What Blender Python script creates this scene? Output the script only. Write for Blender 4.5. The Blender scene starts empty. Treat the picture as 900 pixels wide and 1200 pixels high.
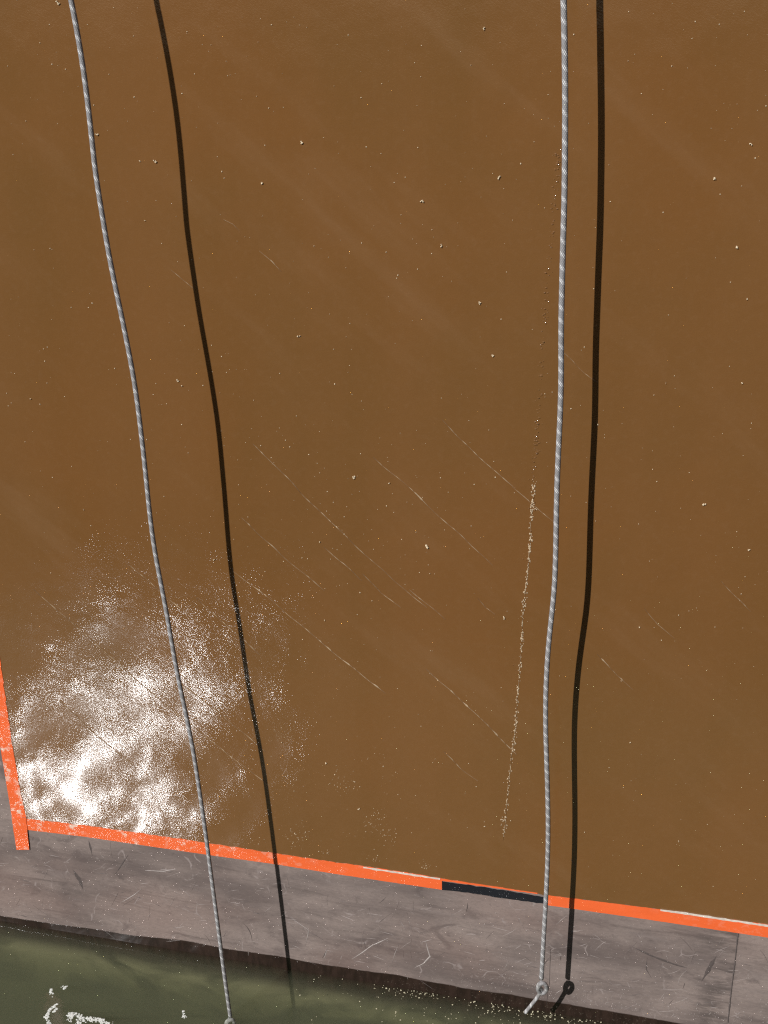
import bpy, bmesh, math, random
from mathutils import Vector, Matrix, noise
random.seed(7)
R = math.radians
sc = bpy.context.scene

# ------------------------------------------------------------------ camera
D, H = 3.0, 3.27                 # metres from the hull side, metres above the water
TH, PSI, ROLL, F = R(26.25), R(14.0), R(-1.5), 1500.0
fw = Vector((-math.sin(PSI)*math.cos(TH), math.cos(PSI)*math.cos(TH), -math.sin(TH)))
r0 = fw.cross(Vector((0, 0, 1))).normalized()
u0 = r0.cross(fw)
cr = r0*math.cos(ROLL)+u0*math.sin(ROLL)
cu = u0*math.cos(ROLL)-r0*math.sin(ROLL)
CAM = Vector((0, -D, H))
cd = bpy.data.cameras.new('camera')
cam = bpy.data.objects.new('camera', cd)
sc.collection.objects.link(cam)
cd.sensor_fit = 'VERTICAL'; cd.sensor_height = 36; cd.lens = 45
cd.clip_start = 0.05; cd.clip_end = 400
m = Matrix((cr, cu, -fw)).transposed().to_4x4()
m.translation = CAM
cam.matrix_world = m
sc.camera = cam

# ------------------------------------------------------------------ sky, sun, exposure
def ray(px, py):
    return (fw*F + cr*(px-450) - cu*(py-600)).normalized()
g = ray(92, 940)                                   # towards the middle of the glitter
SUN = Vector((g.x, -g.y, -g.z)).normalized()        # hull and water together send it back
w = bpy.data.worlds.new('World'); sc.world = w; w.use_nodes = True
nt = w.node_tree
sky = nt.nodes.new('ShaderNodeTexSky'); sky.sky_type = 'NISHITA'; sky.sun_disc = False
sky.sun_elevation = math.asin(SUN.z)
sky.sun_rotation = math.atan2(SUN.x, SUN.y)
bg = nt.nodes['Background']; bg.inputs[1].default_value = 0.05
nt.links.new(sky.outputs[0], bg.inputs[0])
sl = bpy.data.lights.new('sun', 'SUN'); sl.energy = 5.0; sl.angle = R(0.53); sl.color = (1, .99, .975)
so = bpy.data.objects.new('sun', sl); sc.collection.objects.link(so)
so.rotation_euler = (-SUN).to_track_quat('-Z', 'Y').to_euler()
so.location = (0, -6, 9)
sc.view_settings.view_transform = 'Standard'; sc.view_settings.look = 'None'
sc.view_settings.exposure = -0.20; sc.view_settings.gamma = 1.0
sc.view_settings.use_curve_mapping = False
cy = sc.cycles
cy.use_denoising = False
cy.blur_glossy = 0.0
cy.sample_clamp_indirect = 30
cy.max_bounces = 8; cy.volume_bounces = 1
cy.caustics_reflective = False     # only drops diffuse-to-mirror fireflies
cy.use_adaptive_sampling = False
cy.pixel_filter_type = 'BLACKMAN_HARRIS'; cy.filter_width = 1.2

# ------------------------------------------------------------------ helpers
def P(px, py, off=0.0):          # point on the plane 'off' metres in front of the hull side
    v = ray(px, py)
    return CAM + v*((-off - CAM.y)/v.y)
def PW(px, py, z=0.0):           # point on the water
    v = ray(px, py)
    return CAM + v*((z-CAM.z)/v.z)
def to_px(p):
    d = p-CAM; k = d.dot(fw)
    return 450+F*d.dot(cr)/k, 600-F*d.dot(cu)/k
def shadow_of(p):                # where the sun throws p on the hull side
    return p - SUN*(p.y/SUN.y)

def link_mesh(name, bm, mat, parent=None, smooth=False):
    me = bpy.data.meshes.new(name); bm.to_mesh(me); bm.free()
    if mat: me.materials.append(mat)
    if smooth:
        for f in me.polygons: f.use_smooth = True
    o = bpy.data.objects.new(name, me); sc.collection.objects.link(o)
    if parent: o.parent = parent
    return o
def tag(o, label=None, cat=None, group=None, kind=None):
    if label: o['label'] = label
    if cat: o['category'] = cat
    if group: o['group'] = group
    if kind: o['kind'] = kind
    return o

class NT:                        # small node-tree writer
    def __init__(s, name):
        s.m = bpy.data.materials.new(name); s.m.use_nodes = True
        s.t = s.m.node_tree; s.b = s.t.nodes['Principled BSDF']
    def n(s, kind, **kw):
        x = s.t.nodes.new(kind)
        for k, v in kw.items(): setattr(x, k, v)
        return x
    def put(s, sock, v):
        if isinstance(v, bpy.types.NodeSocket): s.t.links.new(v, sock)
        elif v is not None:
            if isinstance(v, (tuple, list)) and len(v) == 3 and sock.type == 'RGBA': v = (*v, 1)
            sock.default_value = v
    def math(s, op, a, b=None, c=None, clamp=False):
        x = s.n('ShaderNodeMath', operation=op, use_clamp=clamp)
        for i, v in enumerate((a, b, c)):
            if v is not None: s.put(x.inputs[i], v)
        return x.outputs[0]
    def mix(s, f, a, b):
        x = s.n('ShaderNodeMix', data_type='RGBA')
        s.put(x.inputs[0], f); s.put(x.inputs[6], a); s.put(x.inputs[7], b)
        return x.outputs[2]
    def coord(s, scale=(1, 1, 1), rot=(0, 0, 0), kind='Object', loc=(0, 0, 0)):
        tc = s.n('ShaderNodeTexCoord')
        # rotate first, then scale
        mp = s.n('ShaderNodeMapping'); mp.inputs['Rotation'].default_value = rot
        s.t.links.new(tc.outputs[kind], mp.inputs[0])
        m2 = s.n('ShaderNodeMapping'); m2.inputs['Scale'].default_value = scale; m2.inputs['Location'].default_value = loc
        s.t.links.new(mp.outputs[0], m2.inputs[0])
        return m2.outputs[0]
    def noise(s, vec, scale, detail=3, rough=.5, dist=0):
        x = s.n('ShaderNodeTexNoise')
        s.put(x.inputs['Vector'], vec); x.inputs['Scale'].default_value = scale
        x.inputs['Detail'].default_value = detail; x.inputs['Roughness'].default_value = rough
        x.inputs['Distortion'].default_value = dist
        return x.outputs[0]
    def ramp(s, v, lo, hi, a=0.0, b=1.0):
        x = s.n('ShaderNodeMapRange', interpolation_type='SMOOTHSTEP')
        s.put(x.inputs[0], v); x.inputs[1].default_value = lo; x.inputs[2].default_value = hi
        x.inputs[3].default_value = a; x.inputs[4].default_value = b
        return x.outputs[0]
    def voronoi(s, vec, scale, feature='F1', rnd=1.0):
        x = s.n('ShaderNodeTexVoronoi', feature=feature)
        s.put(x.inputs['Vector'], vec); x.inputs['Scale'].default_value = scale
        x.inputs['Randomness'].default_value = rnd
        return x.outputs[0]
    def bump(s, h, strength=1.0, dist=.001, normal=None):
        x = s.n('ShaderNodeBump'); x.inputs['Strength'].default_value = strength
        x.inputs['Distance'].default_value = dist; s.put(x.inputs['Height'], h)
        if normal: s.put(x.inputs['Normal'], normal)
        return x.outputs[0]
    def xyz(s, kind='Object'):
        tc = s.n('ShaderNodeTexCoord'); sp = s.n('ShaderNodeSeparateXYZ')
        s.t.links.new(tc.outputs[kind], sp.inputs[0]); return sp.outputs
DIAG = (0, R(-40), 0)             # turns x along the long diagonal brush marks (falling to the right)

# ------------------------------------------------------------------ materials
def brown_paint():
    k = NT('glossy_brown_paint')
    big = k.noise(k.coord(), 1.3, 3, .5)
    vert = k.noise(k.coord((1, 1, .12)), 4.0, 3, .5)
    mist = k.noise(k.coord((.16, 1, 1), DIAG), 7.0, 4, .6)
    fine = k.noise(k.coord(), 60, 4, .7)
    c = k.mix(k.ramp(big, .35, .65), (.182, .087, .027), (.200, .089, .027))
    c = k.mix(k.ramp(vert, .3, .7, 0, .55), c, (.212, .099, .034))
    c = k.mix(k.ramp(mist, .5, .8, 0, .15), c, (.33, .20, .11))
    c = k.mix(k.ramp(fine, .45, .75, 0, .05), c, (.34, .22, .13))
    # tiny light dust grains
    v = k.voronoi(k.coord(), 55)
    rare = k.noise(k.coord(), 9.0, 2, .6)
    dot = k.math('MULTIPLY', k.ramp(v, .035, .07, 1, 0), k.ramp(rare, .58, .68))
    c = k.mix(k.math('MULTIPLY', dot, .3), c, (.60, .42, .24))
    k.put(k.b.inputs['Base Color'], c)
    k.b.inputs['Roughness'].default_value = PAINT_R
    k.b.inputs['IOR'].default_value = 1.9
    g1 = k.noise(k.coord((.5, 1, 1), DIAG), 420, 2, .65)        # orange peel
    g2 = k.noise(k.coord((.16, 1, 1), DIAG), 150, 3, .6)         # brush drag
    h = k.math('ADD', g1, k.math('MULTIPLY', g2, .35))
    n1 = k.bump(h, PEEL, .0016)
    sw = k.noise(k.coord((1, 1, 1)), 8, 2, .5)
    n2 = k.bump(sw, .10, .02, n1)
    k.put(k.b.inputs['Normal'], n2)
    return k.m
PAINT_R, PEEL = .055, .15

def grey_plate():
    k = NT('scuffed_grey_brown_plate')
    xyz = k.xyz(); z = xyz[2]; x = xyz[0]
    base = k.noise(k.coord((.35, 1, 1)), 5, 5, .6)
    strk = k.noise(k.coord((.12, 1, 1.3), (0, R(-2), 0)), 16, 5, .65, .6)
    blot = k.noise(k.coord((.6, 1, 1)), 11, 4, .6, 1.0)
    c = k.mix(k.ramp(base, .35, .65), (.165, .130, .118), (.315, .250, .222))
    c = k.mix(k.ramp(strk, .52, .72, 0, .55), c, (.095, .074, .068))
    c = k.mix(k.ramp(strk, .46, .28, 0, .35), c, (.26, .215, .20))
    c = k.mix(k.ramp(blot, .55, .72, 0, .6), c, (.115, .090, .084))
    c = k.mix(k.ramp(blot, .36, .24, 0, .45), c, (.27, .21, .19))
    rosy = k.noise(k.coord((.5, 1, 1), loc=(3, 0, 1)), 3, 2, .5)
    c = k.mix(k.ramp(rosy, .45, .7, 0, .35), c, (.235, .150, .125))
    sm = k.noise(k.coord((.8, 1, 1), (0, R(25), 0)), 28, 5, .75, 1.5)
    c = k.mix(k.ramp(sm, .60, .74, 0, .5), c, (.44, .38, .35))
    c = k.mix(k.ramp(sm, .42, .30, 0, .45), c, (.13, .105, .095))
    # curved scrape marks: thin lines between warped cells, kept in patches
    cr_ = k.n('ShaderNodeTexVoronoi', feature='DISTANCE_TO_EDGE')
    nv = k.n('ShaderNodeTexNoise'); k.put(nv.inputs['Vector'], k.coord()); nv.inputs['Scale'].default_value = 9
    va = k.n('ShaderNodeVectorMath', operation='MULTIPLY_ADD'); k.put(va.inputs[0], nv.outputs['Color'])
    va.inputs[1].default_value = (.12, .12, .12); k.put(va.inputs[2], k.coord())
    k.put(cr_.inputs['Vector'], va.outputs[0]); cr_.inputs['Scale'].default_value = 9
    pat = k.noise(k.coord((1, 1, 1), loc=(1, 0, 4)), 13, 3, .65)
    line = k.math('MULTIPLY', k.ramp(cr_.outputs[0], .006, .022, 1, 0), k.ramp(pat, .52, .64, 0, .75))
    c = k.mix(line, c, (.36, .30, .28))
    # grime dragged along the weld on the right
    dd = k.math('SUBTRACT', SEAM_X, x)
    near = k.math('MULTIPLY', k.ramp(dd, -.004, .006), k.ramp(dd, .05, .16, 1, 0))
    gr = k.noise(k.coord((.25, 1, 1.2)), 22, 4, .7)
    c = k.mix(k.math('MULTIPLY', near, k.ramp(gr, .42, .62, 0, .75)), c, (.085, .068, .062))
    # grit
    v = k.voronoi(k.coord(), 120); rare = k.noise(k.coord(), 14, 2, .6)
    dot = k.math('MULTIPLY', k.ramp(v, .10, .2, 1, 0), k.ramp(rare, .5, .62, 0, .5))
    c = k.mix(dot, c, (.40, .34, .31))
    fine = k.noise(k.coord((.5, 1, 1)), 130, 3, .7)
    c = k.mix(k.ramp(fine, .35, .75, 0, .28), c, (.10, .08, .075))
    # wet band along the water, with an uneven upper edge
    edge = k.noise(k.coord((1, 1, .01)), 3.2, 2, .5)
    e2 = k.noise(k.coord((1, 1, .3)), 40, 3, .6)
    hgt = k.math('ADD', k.math('ADD', .018, k.math('MULTIPLY', edge, .036)), k.math('MULTIPLY', e2, .006))
    xr = k.ramp(x, -2.2, -1.4, -.016, .006)
    hgt = k.math('ADD', hgt, xr)
    d = k.math('SUBTRACT', z, hgt)
    wet = k.ramp(d, 0, .005, 1, 0)
    wc = k.mix(k.ramp(e2, .35, .65), (.020, .011, .009), (.036, .020, .016))
    c = k.mix(wet, c, wc)
    # weed under the water, below a dark strip painted for the hull's reflection
    al = k.noise(k.coord((.7, 1, 1)), 5.5, 3, .6, .8)
    weed = k.mix(k.ramp(al, .35, .65), (.03, .026, .016), (.42, .36, .24))
    c = k.mix(k.ramp(z, -.13, -.05, 1, 0), c, weed)
    k.put(k.b.inputs['Base Color'], c)
    rr = k.ramp(fine, .3, .7, .55, .75)
    k.put(k.b.inputs['Specular IOR Level'], k.ramp(wet, 0, 1, .15, 1.0))
    rm = k.n('ShaderNodeMix', data_type='FLOAT'); k.put(rm.inputs[0], wet); k.put(rm.inputs[2], rr); rm.inputs[3].default_value = .04
    k.put(k.b.inputs['Roughness'], rm.outputs[0])
    k.b.inputs['IOR'].default_value = 1.45
    h = k.math('ADD', k.noise(k.coord((.5, 1, 1)), 220, 4, .7), k.math('MULTIPLY', strk, 2))
    bp = k.n('ShaderNodeBump'); bp.inputs['Distance'].default_value = .0015; k.put(bp.inputs['Height'], h)
    k.put(bp.inputs['Strength'], k.ramp(wet, 0, 1, .35, .03))
    k.put(k.b.inputs['Normal'], bp.outputs[0])
    return k.m

def tape_mat(name, col, worn, amount):
    k = NT(name)
    a = k.noise(k.coord(), 38, 5, .7)
    b = k.noise(k.coord(loc=(2, 0, 0)), 7, 2, .5)
    x = k.xyz()[0]
    f = k.math('MULTIPLY', k.ramp(a, .52, .60), k.ramp(b, .42, .6, 0, amount))
    f = k.math('MULTIPLY', f, k.ramp(x, -1.8, -.9, .9, .10))
    c = k.mix(f, col, worn)
    c = k.mix(k.ramp(k.noise(k.coord((.3, 1, 1)), 25, 3, .6), .4, .7, 0, .22), c, tuple(v*.72 for v in col))
    k.put(k.b.inputs['Base Color'], c)
    k.b.inputs['Roughness'].default_value = .34
    k.put(k.b.inputs['Normal'], k.bump(k.noise(k.coord(), 160, 3, .6), .3, .0012))
    return k.m

def plain(name, col, rough=.6, var=.25, scale=80, bump=.3):
    k = NT(name)
    n = k.noise(k.coord(), scale, 3, .6)
    k.put(k.b.inputs['Base Color'], k.mix(k.ramp(n, .3, .7), tuple(v*(1-var) for v in col), col))
    k.b.inputs['Roughness'].default_value = rough
    k.put(k.b.inputs['Normal'], k.bump(n, bump, .001))
    return k.m

def rope_mat():
    k = NT('grey_braided_rope')
    tc = k.n('ShaderNodeTexCoord'); sp = k.n('ShaderNodeSeparateXYZ'); k.t.links.new(tc.outputs['UV'], sp.inputs[0])
    u, v = sp.outputs[0], sp.outputs[1]          # u around 0..1, v metres along
    NU, PV = 16.0, .0040                         # strands round, braid pitch
    a = k.math('ADD', k.math('MULTIPLY', u, NU/2), k.math('DIVIDE', v, PV*2))
    b = k.math('SUBTRACT', k.math('MULTIPLY', u, NU/2), k.math('DIVIDE', v, PV*2))
    tri = lambda q: k.math('PINGPONG', q, .5)
    cell = k.math('MULTIPLY', k.ramp(tri(a), .02, .25), k.ramp(tri(b), .02, .25))
    # white marker strands: a helical band where only alternate picks show
    band = k.math('FRACT', k.math('ADD', k.math('DIVIDE', v, .031), u))
    inb = k.ramp(k.math('ABSOLUTE', k.math('SUBTRACT', band, .5)), .12, .20, 1, 0)
    fleck = k.math('MULTIPLY', inb, k.ramp(cell, .25, .6))
    dirt = k.noise(k.coord(), 45, 4, .65)
    c = k.mix(cell, (.25, .24, .24), (.34, .328, .325))
    c = k.mix(fleck, c, (.74, .73, .72))
    c = k.mix(k.ramp(dirt, .5, .75, 0, .5), c, (.20, .175, .15))
    k.put(k.b.inputs['Base Color'], c)
    k.b.inputs['Roughness'].default_value = .7
    k.put(k.b.inputs['Normal'], k.bump(cell, .5, .0010))
    return k.m

def water_mat():
    k = NT('murky_green_water'); t = k.t
    out = t.nodes['Material Output']; t.nodes.remove(k.b)
    tr = k.n('ShaderNodeBsdfTransparent'); tr.inputs[0].default_value = (.93, .95, .92, 1)
    gl = k.n('ShaderNodeBsdfGlossy'); gl.inputs['Roughness'].default_value = WATER_R
    w1 = k.noise(k.coord((1, .8, 1), loc=(WOFF, 0, 0)), WAVE_S, 2, .5, .5)
    w2 = k.noise(k.coord((1, .7, 1)), WAVE_S*3.4, 2, .5, .3)
    n1 = k.bump(w1, 1.0, WAVE_H)
    n2 = k.bump(w2, 1.0, WAVE_H*.085, n1)
    k.put(gl.inputs['Normal'], n2)
    fr = k.n('ShaderNodeFresnel'); fr.inputs[0].default_value = 1.33; k.put(fr.inputs['Normal'], n2)
    ge = k.n('ShaderNodeNewGeometry')            # only the air side mirrors
    mx = k.n('ShaderNodeMixShader'); k.put(mx.inputs[0], k.math('MULTIPLY', fr.outputs[0], k.math('SUBTRACT', 1.0, ge.outputs['Backfacing']))); t.links.new(tr.outputs[0], mx.inputs[1]); t.links.new(gl.outputs[0], mx.inputs[2])
    t.links.new(mx.outputs[0], out.inputs['Surface'])
    pv = k.n('ShaderNodeVolumeScatter')
    pv.inputs['Color'].default_value = (.60, .59, .42, 1)
    pv.inputs['Density'].default_value = 2.7
    ab = k.n('ShaderNodeVolumeAbsorption'); ab.inputs['Color'].default_value = (.40, .42, .2, 1); ab.inputs['Density'].default_value = 4.4
    ad = k.n('ShaderNodeAddShader'); t.links.new(pv.outputs[0], ad.inputs[0]); t.links.new(ab.outputs[0], ad.inputs[1]); pv = ad
    k.m.cycles.homogeneous_volume = True
    t.links.new(pv.outputs[0], out.inputs['Volume'])
    return k.m
WOFF = 5.3
WATER_R, WAVE_S, WAVE_H = .095, 3.3, .0104

SEAM_X = P(861, 1140).x
M_BROWN, M_GREY = brown_paint(), grey_plate()
M_ORANGE = tape_mat('orange_tape', (.93, .155, .042), (.88, .72, .58), .95)
M_BLACK = tape_mat('black_tape', (.016, .017, .022), (.12, .12, .13), .5)
M_ROPE = rope_mat()
M_WATER = water_mat()
M_WHITE = plain('pale_paint_edge', (.80, .70, .60), .6)
M_CHIP = plain('pale_dust_glint_chip', (.78, .63, .42), .7)
M_SCRATCH = plain('pale_scratch', (.50, .36, .22), .5)
M_SCUFF = plain('pale_scuff', (.48, .42, .39), .6)
M_DARKSCUFF = plain('dark_scuff', (.12, .095, .088), .6)
M_RUST = plain('weld_line', (.13, .105, .098), .6)
M_FLECK = plain('floating_fleck', (.62, .56, .38), .6)
M_FOAM = plain('white_foam', (.82, .84, .78), .5, .3, 200)

# ------------------------------------------------------------------ water and hull
def box(bm, a, b):
    vs = [bm.verts.new((x, y, z)) for x in (a[0], b[0]) for y in (a[1], b[1]) for z in (a[2], b[2])]
    for f in ((0, 1, 3, 2), (4, 6, 7, 5), (0, 4, 5, 1), (2, 3, 7, 6), (0, 2, 6, 4), (1, 5, 7, 3)):
        bm.faces.new([vs[i] for i in f])
bm = bmesh.new(); box(bm, (-60, -90, -3.0), (60, 20, 0)); bmesh.ops.recalc_face_normals(bm, faces=bm.faces)
tag(link_mesh('water', bm, M_WATER), kind='structure')
bm = bmesh.new(); box(bm, (-60, -90, -3.4), (60, 20, -3.02)); bmesh.ops.recalc_face_normals(bm, faces=bm.faces)
tag(link_mesh('riverbed', bm, plain('mud', (.07, .07, .04), .9)), kind='structure')

# unseen dark block added behind the lens, cuts sky light so shadows stay dark
bm = bmesh.new(); box(bm, (-40, -60, -3.01), (40, -5.2, 2.75)); bmesh.ops.recalc_face_normals(bm, faces=bm.faces)
tag(link_mesh('added_sky_block', bm, plain('sky_block_dark', (.06, .055, .05), 1.0, .3, 6)), kind='structure')

HULL = bpy.data.objects.new('ship_hull', None); sc.collection.objects.link(HULL)
tag(HULL, 'ship side in glossy brown paint above orange tape and a scuffed grey waterline plate', 'ship')
bm = bmesh.new(); box(bm, (-11, 0, -1.6), (11, 4.0, 4.6)); bmesh.ops.recalc_face_normals(bm, faces=bm.faces)
bmesh.ops.bevel(bm, geom=[e for e in bm.edges if all(v.co.z > 4 and v.co.y < 1 for v in e.verts)], offset=.06, segments=5, affect='EDGES')
link_mesh('plating', bm, M_GREY, HULL)

def smooth_poly(pts, n=8):       # Catmull-Rom through 2D or 3D points
    pts = [Vector(p) for p in pts]
    out = []
    q = [pts[0]*2-pts[1]] + pts + [pts[-1]*2-pts[-2]]
    for i in range(1, len(q)-2):
        for j in range(n):
            t = j/n
            out.append(.5*((2*q[i]) + (q[i+1]-q[i-1])*t + (2*q[i-1]-5*q[i]+4*q[i+1]-q[i+2])*t*t + (3*q[i]-q[i-1]-3*q[i+1]+q[i+2])*t**3))
    out.append(pts[-1]); return out

def slab(name, outline, off, thick, mat, parent):    # outline: points on the hull side (x, z); a sheet with thickness
    bm = bmesh.new()
    f = [bm.verts.new((x, -off-thick, z)) for x, z in outline]
    b = [bm.verts.new((x, -off, z)) for x, z in outline]
    n = len(outline)
    bm.faces.new(f)
    for i in range(n): bm.faces.new((f[i], b[i], b[(i+1) % n], f[(i+1) % n]))
    bmesh.ops.recalc_face_normals(bm, faces=bm.faces)
    bmesh.ops.triangulate(bm, faces=[q for q in bm.faces if len(q.verts) > 4])
    return link_mesh(name, bm, mat, parent)
def xz(px, py):
    p = P(px, py); return (p.x, p.z)

def jag(pts, step_px, amp, seed=0):     # resample a pixel polyline and roughen it
    out = []
    for a, b in zip(pts, pts[1:]):
        L = math.hypot(b[0]-a[0], b[1]-a[1]); n = max(1, int(L/step_px))
        for i in range(n):
            t = i/n; x = a[0]+(b[0]-a[0])*t; y = a[1]+(b[1]-a[1])*t
            d = noise.noise(Vector((x*.11, y*.11, seed)))*amp + noise.noise(Vector((x*.45, y*.45, seed+5)))*amp*.6
            out.append((x, y+d))
    out.append(pts[-1]); return out

# the brown paint: down to the tape, and to the tape on the left
low = [(25, 952), (33, 960.5), (100, 968.5), (200, 982.5), (322, 1001.5), (400, 1013.5), (450, 1020.5), (518, 1030.5),
       (640, 1048.5), (760, 1063.5), (900, 1085)]
pl = [xz(*p) for p in jag(low, 2.5, 1.6)]
dx, dz = pl[-1][0]-pl[-4][0], pl[-1][1]-pl[-4][1]
pl.append((10.9, pl[-1][1]-.02)); pl.append((10.9, 4.5))
left = [xz(25, 952), xz(9, 870), xz(-3, 770)]
lx = left[2][0] + (left[2][0]-left[0][0])/(left[2][1]-left[0][1])*(4.5-left[2][1])
pl += [(lx, 4.5)] + left[::-1][:2]
slab('brown_paint', pl, 0.0, .0015, M_BROWN, HULL)

def tape(name, top, bot, mat, label=None, off=.0015, a=.35, b=.2, seed=0):
    t = jag(top, 3, a, seed); q = jag(bot, 3, b, seed+3)
    o = slab(name, [xz(*p) for p in t] + [xz(*p) for p in q[::-1]], off, .0012, mat, HULL)
    if label: o['label'] = label
    return o
tape('masking_tape', [(31, 959), (100, 967), (200, 981), (322, 999.5), (400, 1011), (450, 1018), (518, 1029)],
     [(33, 972), (100, 980), (250, 1002), (322, 1012), (400, 1024.5), (518, 1042)], M_ORANGE, 'worn orange tape left of the black piece', a=.8)
tape('masking_tape', [(641, 1048.5), (760, 1063.5), (900, 1083), (1300, 1143), (1700, 1203)], [(641, 1060), (760, 1077), (900, 1098), (1300, 1158), (1700, 1217)], M_ORANGE,
     'clean bright orange tape right of the black piece', seed=11)
tape('black_tape', [(518, 1032.5), (580, 1041), (641, 1051)], [(518, 1042), (545, 1045), (600, 1053.5), (641, 1059)], M_BLACK, seed=5, a=1.0, b=.7)
# upright strip at the left, running on out of the frame
def vstrip(L, Rr, mat, off, name='masking_tape', label=None):
    pts = [xz(x+noise.noise(Vector((y*.2, 2, 0)))*.5, y) for x, y in jag([(a, b) for a, b in L], 5, 0)]
    q = [xz(x+noise.noise(Vector((y*.15, 7, 0)))*1.6, y) for x, y in jag([(a, b) for a, b in Rr], 5, 0)]
    o = slab(name, pts+q[::-1], off, .0012, mat, HULL)
    if label: o['label'] = label
    return o
lt, rt = xz(-13, 780), xz(-1, 765)
vstrip([(-40, 600), (0, 870), (14, 955), (14.5, 957)], [(-29, 590), (0, 768), (14, 868), (24, 925), (31, 957)], M_ORANGE, .0015, label='upright orange tape at the left edge of the brown paint')
vstrip([(14.2, 956.5), (20, 995)], [(31, 957.5), (35, 995)], M_ORANGE, .0030, label='short worn end piece of the upright orange tape')
# pale line of bare edge along the tape
tape('bare_edge', [(774, 1064.5), (800, 1068), (850, 1075.5), (900, 1083)], [(774, 1066), (800, 1070.2), (850, 1077.5), (900, 1085.2)], M_WHITE, off=.0028, a=.6, b=.6, seed=21)
tape('bare_edge', [(426, 1015), (470, 1021.5), (516, 1028.5)], [(426, 1016.5), (470, 1023.2), (516, 1030)], M_WHITE, off=.0028, a=.6, b=.6, seed=25)
tape('old_tape_edge', [(518, 1029.5), (580, 1038.5), (630, 1046)], [(518, 1031.5), (580, 1040), (630, 1047)], M_ORANGE, off=.0016, a=.7, b=.5, seed=31)

# weld seams on the grey plate
def strip(name, px_pts, wid, mat, off=.001, parent=HULL, dash=0, taper=True, bm=None, link=True, wob=0.0):
    own = bm is None
    if own: bm = bmesh.new()
    pts = []
    for (a, b) in zip(px_pts, px_pts[1:]):
        L = math.hypot(b[0]-a[0], b[1]-a[1]); n = max(1, int(L/3))
        pts += [(a[0]+(b[0]-a[0])*i/n, a[1]+(b[1]-a[1])*i/n) for i in range(n)]
    pts.append(px_pts[-1])
    w3 = [P(*p) for p in pts]; N = len(w3)
    prev = None
    for i, p in enumerate(w3):
        t = (w3[min(i+1, N-1)]-w3[max(i-1, 0)]).normalized()
        s = Vector((-t.z, 0, t.x))
        ww = wid*(.55+.9*abs(noise.noise(Vector((p.x*30, p.z*30, 3)))))
        if dash: ww *= .10+1.8*max(0, noise.noise(Vector((p.x*dash, p.z*dash, 1)))+.15)
        if taper: ww *= min(1, (i+.4)/4, (N-1-i+.4)/4)
        o_ = s*noise.noise(Vector((p.x*14, p.z*14, 9)))*wob
        p = p+o_
        skip = False
        ring = None if skip else [bm.verts.new(p + s*ww*.5 + Vector((0, -off*.2, 0))), bm.verts.new(p + Vector((0, -off, 0))), bm.verts.new(p - s*ww*.5 + Vector((0, -off*.2, 0)))]
        if prev and ring:
            bm.faces.new((prev[0], prev[1], ring[1], ring[0])); bm.faces.new((prev[1], prev[2], ring[2], ring[1]))
        prev = ring
    if link and own:
        bmesh.ops.recalc_face_normals(bm, faces=bm.faces)
        return link_mesh(name, bm, mat, parent)
strip('weld_seam', [(865, 1093), (861, 1130), (857, 1160), (853, 1198)], .006, M_RUST, .0018, taper=False)
strip('weld_seam', [(645, 1112), (644, 1150), (640, 1178)], .0025, M_RUST, .0012)

# long diagonal scratches in the brown paint
DIAGS = [((478, 570), (578, 662), 1.6), ((500, 783), (606, 884), 2.2), ((272, 668), (330, 712), 1.6), ((330, 712), (452, 812), 2.0), ((283, 606), (380, 692), 1.4),
         ((352, 576), (442, 662), 1.6), ((518, 492), (604, 572), 1.3), ((845, 680), (880, 716), 1.4), ((700, 766), (742, 808), 1.3), ((200, 316), (228, 338), 1.4),
         ((262, 257), (280, 270), 1.6), ((304, 294), (330, 318), 1.2), ((480, 690), (522, 726), 1.2), ((425, 672), (470, 712), 1.2), ((520, 880), (560, 915), 1.3),
         ((438, 535), (478, 570), 1.0), ((296, 520), (352, 576), .9), ((600, 570), (650, 612), 1.0), ((442, 662), (500, 712), 1.0), ((150, 660), (250, 742), 1.3),
         ((40, 690), (190, 822), 1.5), ((190, 822), (316, 920), 1.2), ((230, 700), (305, 766), 1.4), ((70, 820), (160, 900), 1.3), ((200, 790), (312, 880), 1.6), ((15, 790), (60, 832), 1.2),
         ((560, 700), (580, 720), 1.1), ((660, 412), (700, 448), .8), ((755, 712), (790, 748), .9), ((668, 1006), (676, 1014), 1.3), ((380, 640), (424, 680), .9)]
for a, b, wpx in DIAGS:
    mid = ((a[0]+b[0])/2+random.uniform(-2, 2), (a[1]+b[1])/2+random.uniform(-1, 3))
    o = strip('scratch', [a, mid, b], wpx*.0024, M_SCRATCH, .0019, dash=70, wob=.004)
for o in [x for x in HULL.children if x.name.startswith('scratch')]:
    o.location.y = -.0015

# pale and dark scuffs on the grey plate
def rnd_scuffs(n, mat, name, wmin, wmax, seed):
    random.seed(seed); bm = bmesh.new()
    for _ in range(n):
        x = random.uniform(-30, 930); t = random.random()
        ytop = 982+(x-35)*.147; yb = 1088+x*.15
        y = ytop+8+(yb-ytop-22)*t
        L = random.uniform(4, 26)*random.random()**.6+3; a = random.gauss(.15, .3) if random.random() < .6 else random.gauss(-1.1, .5)
        k = random.gauss(0, .012); pts = [(x, y)]
        for i in range(4):
            a += k*L/2; x += math.cos(a)*L/4; y += math.sin(a)*L/4; pts.append((x, y))
        strip(name, pts, random.uniform(wmin, wmax), mat, .0006, bm=bm, dash=60 if random.random() < .5 else 0, wob=.004)
    bmesh.ops.recalc_face_normals(bm, faces=bm.faces)
    o = link_mesh(name, bm, mat, HULL); o['kind'] = 'stuff'; return o
rnd_scuffs(190, M_SCUFF, 'light_scuffs', .0008, .0028, 3)
rnd_scuffs(80, M_DARKSCUFF, 'dark_scuffs', .0018, .007, 4)
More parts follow.
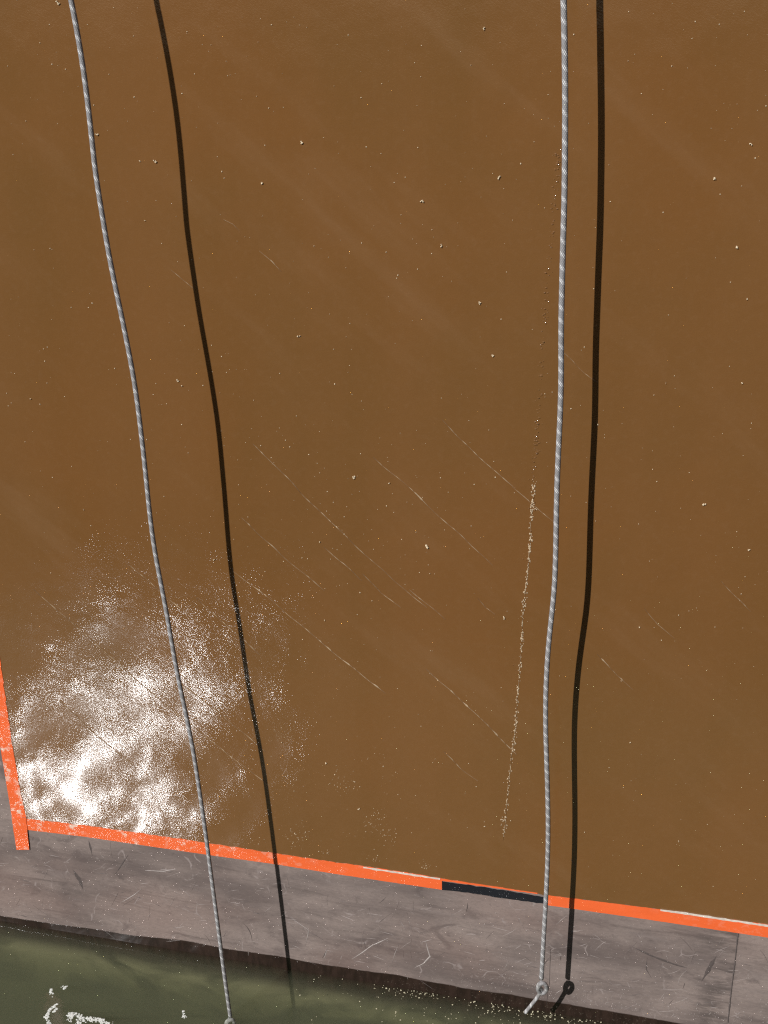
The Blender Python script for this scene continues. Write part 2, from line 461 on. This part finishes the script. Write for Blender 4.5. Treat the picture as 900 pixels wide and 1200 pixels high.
for pts, wd in (([(499, 1103), (501, 1112), (504, 1121), (496, 1129), (486, 1134)], .006), ([(494, 1104), (506, 1101)], .003), ([(695, 1094), (701, 1098), (707, 1104)], .003),
                ([(455, 1099), (436, 1108), (425, 1116), (412, 1124)], .004), ([(467, 1106), (463, 1118), (460, 1128)], .003), ([(340, 1075), (362, 1090), (358, 1108)], .003),
                ([(384, 1110), (380, 1124)], .005), ([(468, 1078), (476, 1090)], .004), ([(400, 1073), (416, 1079)], .003), ([(170, 1020), (192, 1021), (207, 1018)], .004), ([(141, 1058), (158, 1048), (166, 1041)], .004)):
    strip('scuff_mark', pts, wd, M_SCUFF, .0008, wob=.002)
for pts, wd in (([(742, 1110), (762, 1120), (790, 1130), (805, 1134)], .010), ([(758, 1122), (757, 1136), (763, 1146)], .006), ([(104, 985), (108, 1003)], .012), ([(86, 1020), (94, 1032), (97, 1042)], .022),
                ([(700, 1072), (712, 1066)], .006), ([(840, 1120), (822, 1150)], .014), ([(848, 1138), (862, 1140)], .02)):
    strip('dark_scrape', pts, wd, M_DARKSCUFF, .0005, wob=.003)

# the rubbed line left by a rope: lumps in the paint, with pale chips lower down
random.seed(12)
TR = [(655, 130), (650, 230), (640, 350), (632, 470), (627, 545), (624, 590), (621, 640), (614, 710), (610, 770), (604, 850), (597, 910), (590, 985)]
def blob(bm, p, r, flat=.5, seed=0, squeeze=1.0):
    q = bmesh.ops.create_icosphere(bm, subdivisions=1, radius=r)
    for v in q['verts']:
        n_ = 1+.55*noise.noise(v.co*(1.3/r)+Vector((seed, 0, 0)))
        v.co = Vector((v.co.x*n_, v.co.y*n_*flat, v.co.z*n_*squeeze)) + p
bm = bmesh.new(); bm2 = bmesh.new()
sp = smooth_poly([Vector((a, b)) for a, b in TR], 12)
for i in range(900):
    t = random.random()*(len(sp)-1); a = sp[int(t)]; x, y = a.x+random.gauss(0, 1.8), a.y+random.uniform(-5, 5)
    nz = noise.noise(Vector((y*.035, 3, 0)))
    if random.random() > .75+nz*1.3: continue
    if y < 560:
        blob(bm, P(x, y, .0012), random.uniform(.0014, .0044)*(1 if y > 180 else .5), .24, i, .6)
    else:
        if random.random() < .75: blob(bm2, P(a.x+random.gauss(0, 1.0), y, .002), random.uniform(.0007, .0022)*(1+nz), .6, i, 1.5)
        else: blob(bm, P(x-2, y, .0012), random.uniform(.001, .0026), .5, i)
for (x, y, s_) in ((624, 590, 5), (625, 597, 4), (622, 603, 3), (590, 962, 4), (589, 970, 3), (591, 955, 3)):
    for j in range(6): blob(bm2 if random.random() < .6 else bm, P(x+random.gauss(0, 2), y+random.gauss(0, 3), .002), .0005*s_, .6, x+j)
strip('rub_scratch', [(a.x, a.y) for a in sp if a.y > 595], .0022, M_CHIP, .0012, dash=60, wob=.003).location.y = -.0015
link_mesh('rub_line', bm, M_BROWN, HULL, True)['kind'] = 'stuff'; link_mesh('rub_line_chips', bm2, plain('tan_chip', (.60, .46, .30), .7), HULL)['kind'] = 'stuff'

# larger crumbs stuck in the paint, then the fine dust and pale glint specks
BIG = [(354, 167, 3.4), (307, 214, 2.6), (181, 189, 2.8), (164, 189, 1.8), (585, 208, 3), (494, 236, 3.4), (517, 288, 2.6), (562, 355, 2.8), (350, 394, 2.6), (577, 417, 3), (208, 446, 3), (213, 452, 2.4),
       (114, 157, 2.6), (68, 2, 4), (170, 258, 2.4), (837, 209, 2.8), (863, 289, 3.6), (880, 168, 2.6), (876, 350, 2.4), (415, 560, 3), (500, 641, 4), (825, 592, 4.2), (878, 645, 3), (870, 448, 2.2),
       (591, 724, 3), (567, 34, 3), (382, 894, 3.2), (421, 948, 3), (568, 968, 2), (98, 597, 2.2), (36, 467, 2), (251, 656, 2.6), (380, 727, 2.4), (750, 735, 2.4), (737, 870, 2.2), (796, 986, 2), (685, 975, 2.2),
       (506, 763, 2), (456, 566, 1.8), (330, 870, 2), (780, 449, 1.8), (504, 672, 1.8), (375, 635, 2.2)]
for i, (x, y, r) in enumerate(BIG):
    bm = bmesh.new(); c = P(x, y, .003)
    for j in range(4 if r > 2.5 else 2):
        blob(bm, Vector((random.gauss(0, .0006*r), -.0015*random.random(), random.gauss(0, .0006*r))), .00075*r*random.uniform(.5, 1.1), .8, i+j, random.uniform(.6, 1.3))
    o = link_mesh('paint_crumb', bm, M_CHIP, HULL); o.location = c
bm = bmesh.new(); random.seed(5)
for i in range(1230):
    if random.random() < .6: x, y = random.uniform(0, 900), random.uniform(0, 1050)
    else:
        cx_, cy_ = random.choice([(230, 60), (440, 620), (380, 560), (330, 720), (560, 250), (400, 900), (440, 960), (60, 80), (820, 60), (760, 520), (360, 330), (250, 500), (450, 580), (40, 460), (345, 985)])
        x, y = random.gauss(cx_, 60), random.gauss(cy_, 50)
    if i < 330:  # tight pale clusters stand in for small glint patches, with some residue
        cx_, cy_, s_ = random.choice([(345, 985, 8), (352, 976, 7), (436, 968, 7), (447, 955, 6), (455, 978, 7), (300, 990, 9), (380, 1002, 5), (500, 1016, 5), (450, 898, 9), (332, 862, 8), (405, 920, 9), (494, 1022, 4), (440, 1010, 5)])
        x, y = random.gauss(cx_, s_), random.gauss(cy_, s_)
    if not (5 < x < 900 and 0 < y < 945+x*.147): continue
    r = .0006+.0011*random.random()**3.2
    blob(bm, P(x, y, .0022), r, .7, i, random.uniform(.6, 1.4))
link_mesh('dust_and_glint_specks', bm, M_CHIP, HULL)['kind'] = 'stuff'
# salt grains on the lower plate
bm = bmesh.new(); random.seed(6)
for i in range(650):
    x = random.uniform(560, 900) if random.random() < .6 else random.uniform(0, 900)
    y = 1090+x*.148 - abs(random.gauss(0, 13)) - 14
    if random.random() < .35: y = 980+(x-30)*.147+random.uniform(5, 95)
    blob(bm, P(x, y, .0008), .0006+.0012*random.random()**2, .5, i)
link_mesh('salt_grains', bm, M_SCUFF, HULL)['kind'] = 'stuff'

# ------------------------------------------------------------------ ropes
def tube(name, pts, rad, mat, parent, seg=14, v0=0.0, cap=True):
    bm = bmesh.new(); uv = bm.loops.layers.uv.new('uv')
    N = len(pts); rings = []; vs = []; L = v0; ref = Vector((1, 0, 0)); 
    for i, p in enumerate(pts):
        t = (pts[min(i+1, N-1)]-pts[max(i-1, 0)]).normalized()
        ref = (ref-t*ref.dot(t)).normalized(); bn = t.cross(ref)
        if i: L += (p-pts[i-1]).length
        rr = rad(i/(N-1)) if callable(rad) else rad
        rings.append([bm.verts.new(p+(ref*math.cos(2*math.pi*k/seg)+bn*math.sin(2*math.pi*k/seg))*rr) for k in range(seg)]); vs.append(L)
    for i in range(N-1):
        for k in range(seg):
            f = bm.faces.new((rings[i][k], rings[i][(k+1) % seg], rings[i+1][(k+1) % seg], rings[i+1][k]))
            for lp, (uu, vv) in zip(f.loops, ((k, vs[i]), (k+1, vs[i]), (k+1, vs[i+1]), (k, vs[i+1]))): lp[uv].uv = (uu/seg, vv)
    if cap: bm.faces.new(rings[0][::-1]); bm.faces.new(rings[-1])
    bmesh.ops.recalc_face_normals(bm, faces=bm.faces)
    return link_mesh(name, bm, mat, parent, True), L

def even(pts, step=14, passes=9):        # evenly spaced, gently smoothed pixel line
    out = []
    for a, b in zip(pts, pts[1:]):
        n = max(1, round((b[1]-a[1])/step)); out += [(a[0]+(b[0]-a[0])*i/n, a[1]+(b[1]-a[1])*i/n) for i in range(n)]
    out.append(pts[-1])
    for _ in range(passes):
        out = [out[0]] + [tuple((out[i-1][j]+out[i][j]*2+out[i+1][j])/4 for j in (0, 1)) for i in range(1, len(out)-1)] + [out[-1]]
    return out
def solve_offset(px, py, shadow):        # offset from the hull that throws the shadow where the photo has it
    best = None
    for i in range(10, 120):
        d = i*.004
        s = to_px(shadow_of(P(px, py, d)))
        # x of the shadow line at this height
        for (a, b) in zip(shadow, shadow[1:]):
            if a[1] <= s[1] <= b[1] or (b is shadow[-1] and s[1] > b[1]) or (a is shadow[0] and s[1] < a[1]):
                sx = a[0]+(b[0]-a[0])*(s[1]-a[1])/(b[1]-a[1]); e = abs(sx-s[0])
                if best is None or e < best[0]: best = (e, d)
    return best[1]

LR = [(83.5, 0), (95, 50), (101.5, 100), (106.5, 150), (111, 200), (118, 240), (123.5, 275), (131, 320), (140, 355), (148.5, 400), (158, 445), (164, 495), (170, 545), (174.5, 595), (181, 650), (191.5, 695),
      (200, 745), (209, 800), (220.5, 835+10), (230, 900), (241.5, 980), (250, 1045), (257.5, 1100), (265, 1160), (270, 1192)]
LS = [(189, 0), (201, 50), (206.5, 100), (210, 150), (212, 200), (218, 250), (224, 300), (232.5, 350), (241, 400), (249.5, 450), (255, 500), (260, 550), (265.5, 600), (270.5, 660), (276.5, 700), (283, 750), (290, 800),
      (298, 845), (309, 895), (316, 955), (322.5, 1000), (328, 1045), (334, 1090), (339, 1145), (341, 1155)]
RR = [(660.5, 0), (662, 50), (663, 100), (663, 125), (662, 165), (662, 225), (660, 275), (659, 325), (657.5, 375), (657.5, 400), (658, 450), (656.5, 490), (654, 535), (652, 590), (651.5, 650), (650, 700),
      (643.5, 740), (639.5, 800), (639, 850), (641, 900), (642.5, 950), (642.5, 1000), (640, 1050), (636.5, 1110), (634.5, 1147)]
RS = [(703.5, 0), (704, 75), (705.5, 125), (706, 175), (704, 250), (703, 300), (700, 350), (699.5, 400), (697.5, 475), (695.5, 540), (693, 600), (691, 675), (689.5, 715), (683, 750), (676, 800), (672.5, 850), (673.5, 900),
      (674, 975), (671.5, 1040), (668.5, 1100), (665, 1150), (664, 1160)]
def rope(name, pts, shadow, label, rad, tail_fn, v0):
    root = bpy.data.objects.new(name, None); sc.collection.objects.link(root)
    pts = even(pts)
    offs = [solve_offset(x, y, shadow) for x, y in pts]
    for _ in range(60):              # the rope hangs nearly straight in depth
        offs = [(offs[max(i-1, 0)]+offs[i]*2+offs[min(i+1, len(offs)-1)])/4 for i in range(len(offs))]
    w3 = [P(x, y, d) for (x, y), d in zip(pts, offs)]
    head = []                        # above the frame: read back from the shadow, then straight up to the deck edge
    for (sx, sy) in even(shadow, passes=4):
        q = P(sx, sy, 0); q = q + SUN*(offs[0]/-SUN.y)
        if q.z > w3[0].z+.02: head.append(q)
    if len(head) > 2:                # close the small gap where the two readings meet
        e = w3[0]+(w3[0]-w3[2])*.5*(head[-1].z-w3[0].z)/max(.01, (w3[0].z-w3[2].z)*.5)-head[-1]
        head = [h+Vector((e.x, e.y, 0)) for h in head]
        nh = len(head); j = head+w3[:16]
        for _ in range(30): j = [j[0]]+[(j[i-1]+j[i]*2+j[i+1])/4 for i in range(1, len(j)-1)]+[j[-1]]
        head = j[:nh]; w3 = j[nh:]+w3[16:]
    t0 = head[0] if head else w3[0]
    zt = 4.61; dxz = (t0.x-w3[0].x)/max(.05, t0.z-w3[0].z)
    up = []
    for z in (zt-.02, zt-.12, zt-.35, zt-.7, t0.z+.35):
        if z > t0.z+.1:
            f = (z-t0.z)/(zt-t0.z)
            up.append(Vector((t0.x+dxz*(z-t0.z)*(1-.4*f), t0.y*(1-f**3)-.012*f, z)))
    w3 = [Vector((up[0].x, .7, zt+.004)), Vector((up[0].x, .10, zt+.006))] + up + head + w3
    sm = smooth_poly(w3, 4)
    o, L = tube('rope_line', sm, rad, M_ROPE, root, v0=v0)
    tail_fn(root, w3[-1], offs[-1], L)
    tag(root, label, 'rope', 'ropes hanging down the ship side')
    return root
def right_tail(root, end, off, L):
    s = [(0, -10, 0), (-.5, -8, 1.5), (-4.8, -4.5, 2.8), (-6, 2, 2), (-2, 6.8, 0), (3.6, 6, -2), (6.8, 0, -1), (4.2, -6, 2), (-1.5, -6.2, 4), (-4.5, -1.5, 1), (-1, 1.5, -2.5), (-2.6, 6.5, -3)]
    k = [P(635.2+a*.8, 1158+b*.85, off+c*.0021) for a, b, c in s]
    tube('knot', smooth_poly(k, 8), .0062, M_ROPE, root, v0=L)
    t = [(-2.6, 6.0, -3), (-6.5, 12, -2), (-12, 19, 0), (-19.5, 28.5, 1)]
    k = [P(635.2+a, 1158+b, off+c*.0021) for a, b, c in t]
    tube('loose_end', smooth_poly(k, 8), lambda q: .0056*(1 if q < .9 else 1+2*(q-.9)), M_ROPE, root, v0=L)
def left_tail(root, end, off, L):
    s = [(0, -7, 0), (-1.5, -3, 2), (-6, 1, 2), (-7, 7, 1), (-1, 12, -1), (6, 9, -2), (8, 2, 0), (4, -3, 3), (-2, -1, 4), (-4, 5, 1), (0, 9, -2)]
    k = [P(269.5+a*.65, 1197+b*.65, off+c*.0021) for a, b, c in s]
    tube('knot', smooth_poly(k, 8), .0062, M_ROPE, root, v0=L)
    t = [(0, 8, -2), (-2, 14, -2), (-6, 26, 0), (-8, 40, 1)]
    k = [P(269.5+a, 1197+b, off+c*.0021) for a, b, c in t]
    tube('loose_end', smooth_poly(k, 8), .0062, M_ROPE, root, v0=L)
rope('rope', LR, LS, 'left grey rope, hanging across the bright glitter and ending knotted over the green water', .0062, left_tail, 0)
rope('rope', RR, RS, 'right grey rope with white flecks, ending in a knot in front of the grey plate', .0068, right_tail, .3)

# ------------------------------------------------------------------ on the water
random.seed(9); bm = bmesh.new()
for i in range(3000):
    x = -1.15+2.3*random.random()**.75; y = -.004-abs(random.gauss(0, .11))
    if random.random() < .35: y = -.003-abs(random.gauss(0, .015))
    dens = noise.noise(Vector((x*5, y*9, 0)))*.5+.5
    if random.random() > dens*min(1, max(.04, (x+1.25)*1.1)): continue
    r = .0010+.0020*random.random()**2.4
    q = bmesh.ops.create_icosphere(bm, subdivisions=1, radius=r)
    for v in q['verts']: v.co = Vector((v.co.x*random.uniform(.7, 1.4), v.co.y*random.uniform(.7, 1.4), v.co.z*.5))+Vector((x, y, .0004))
tag(link_mesh('floating_flecks', bm, M_FLECK), 'pale flecks floating on the green water along the ship side', 'flecks', kind='stuff')
bm = bmesh.new(); random.seed(31)
def foam_curl(pts, wpx, n):
    sp = smooth_poly([Vector(p) for p in pts], 14)
    for i in range(n):
        a = random.choice(sp)
        x, y = a.x+random.gauss(0, wpx), a.y+random.gauss(0, wpx*.7)
        p = PW(x, y); r = random.uniform(.0008, .0036)*(1 if random.random() < .6 else .5)
        q = bmesh.ops.create_icosphere(bm, subdivisions=2, radius=r)
        for v in q['verts']:
            f = 1+.8*noise.noise(v.co*(1.1/r)+Vector((i, 0, 0)))
            v.co = Vector((v.co.x*f*1.3, v.co.y*f*1.3, v.co.z*.32))+p
foam_curl([(66, 1177), (60, 1182), (56, 1187)], .7, 34)
foam_curl([(56, 1187), (54.5, 1192), (58, 1199), (61, 1206)], 1.3, 50)
foam_curl([(67, 1181), (63, 1186)], .7, 12)
foam_curl([(79, 1191), (84, 1187)], 1.0, 14)
foam_curl([(81, 1198), (84, 1191), (91, 1189), (95, 1194), (92, 1202)], 1.6, 90)
foam_curl([(95, 1196), (102, 1193), (108, 1196), (114, 1194), (120, 1198), (128, 1200), (140, 1206)], 1.9, 130)
foam_curl([(59, 1160), (60.5, 1168)], .9, 12)
foam_curl([(72, 1157), (80, 1156)], 1.2, 9)
foam_curl([(214, 1186), (218, 1196)], 1.2, 10)
tag(link_mesh('foam', bm, M_FOAM), 'curls of white foam on the green water at lower left', 'foam', kind='stuff')
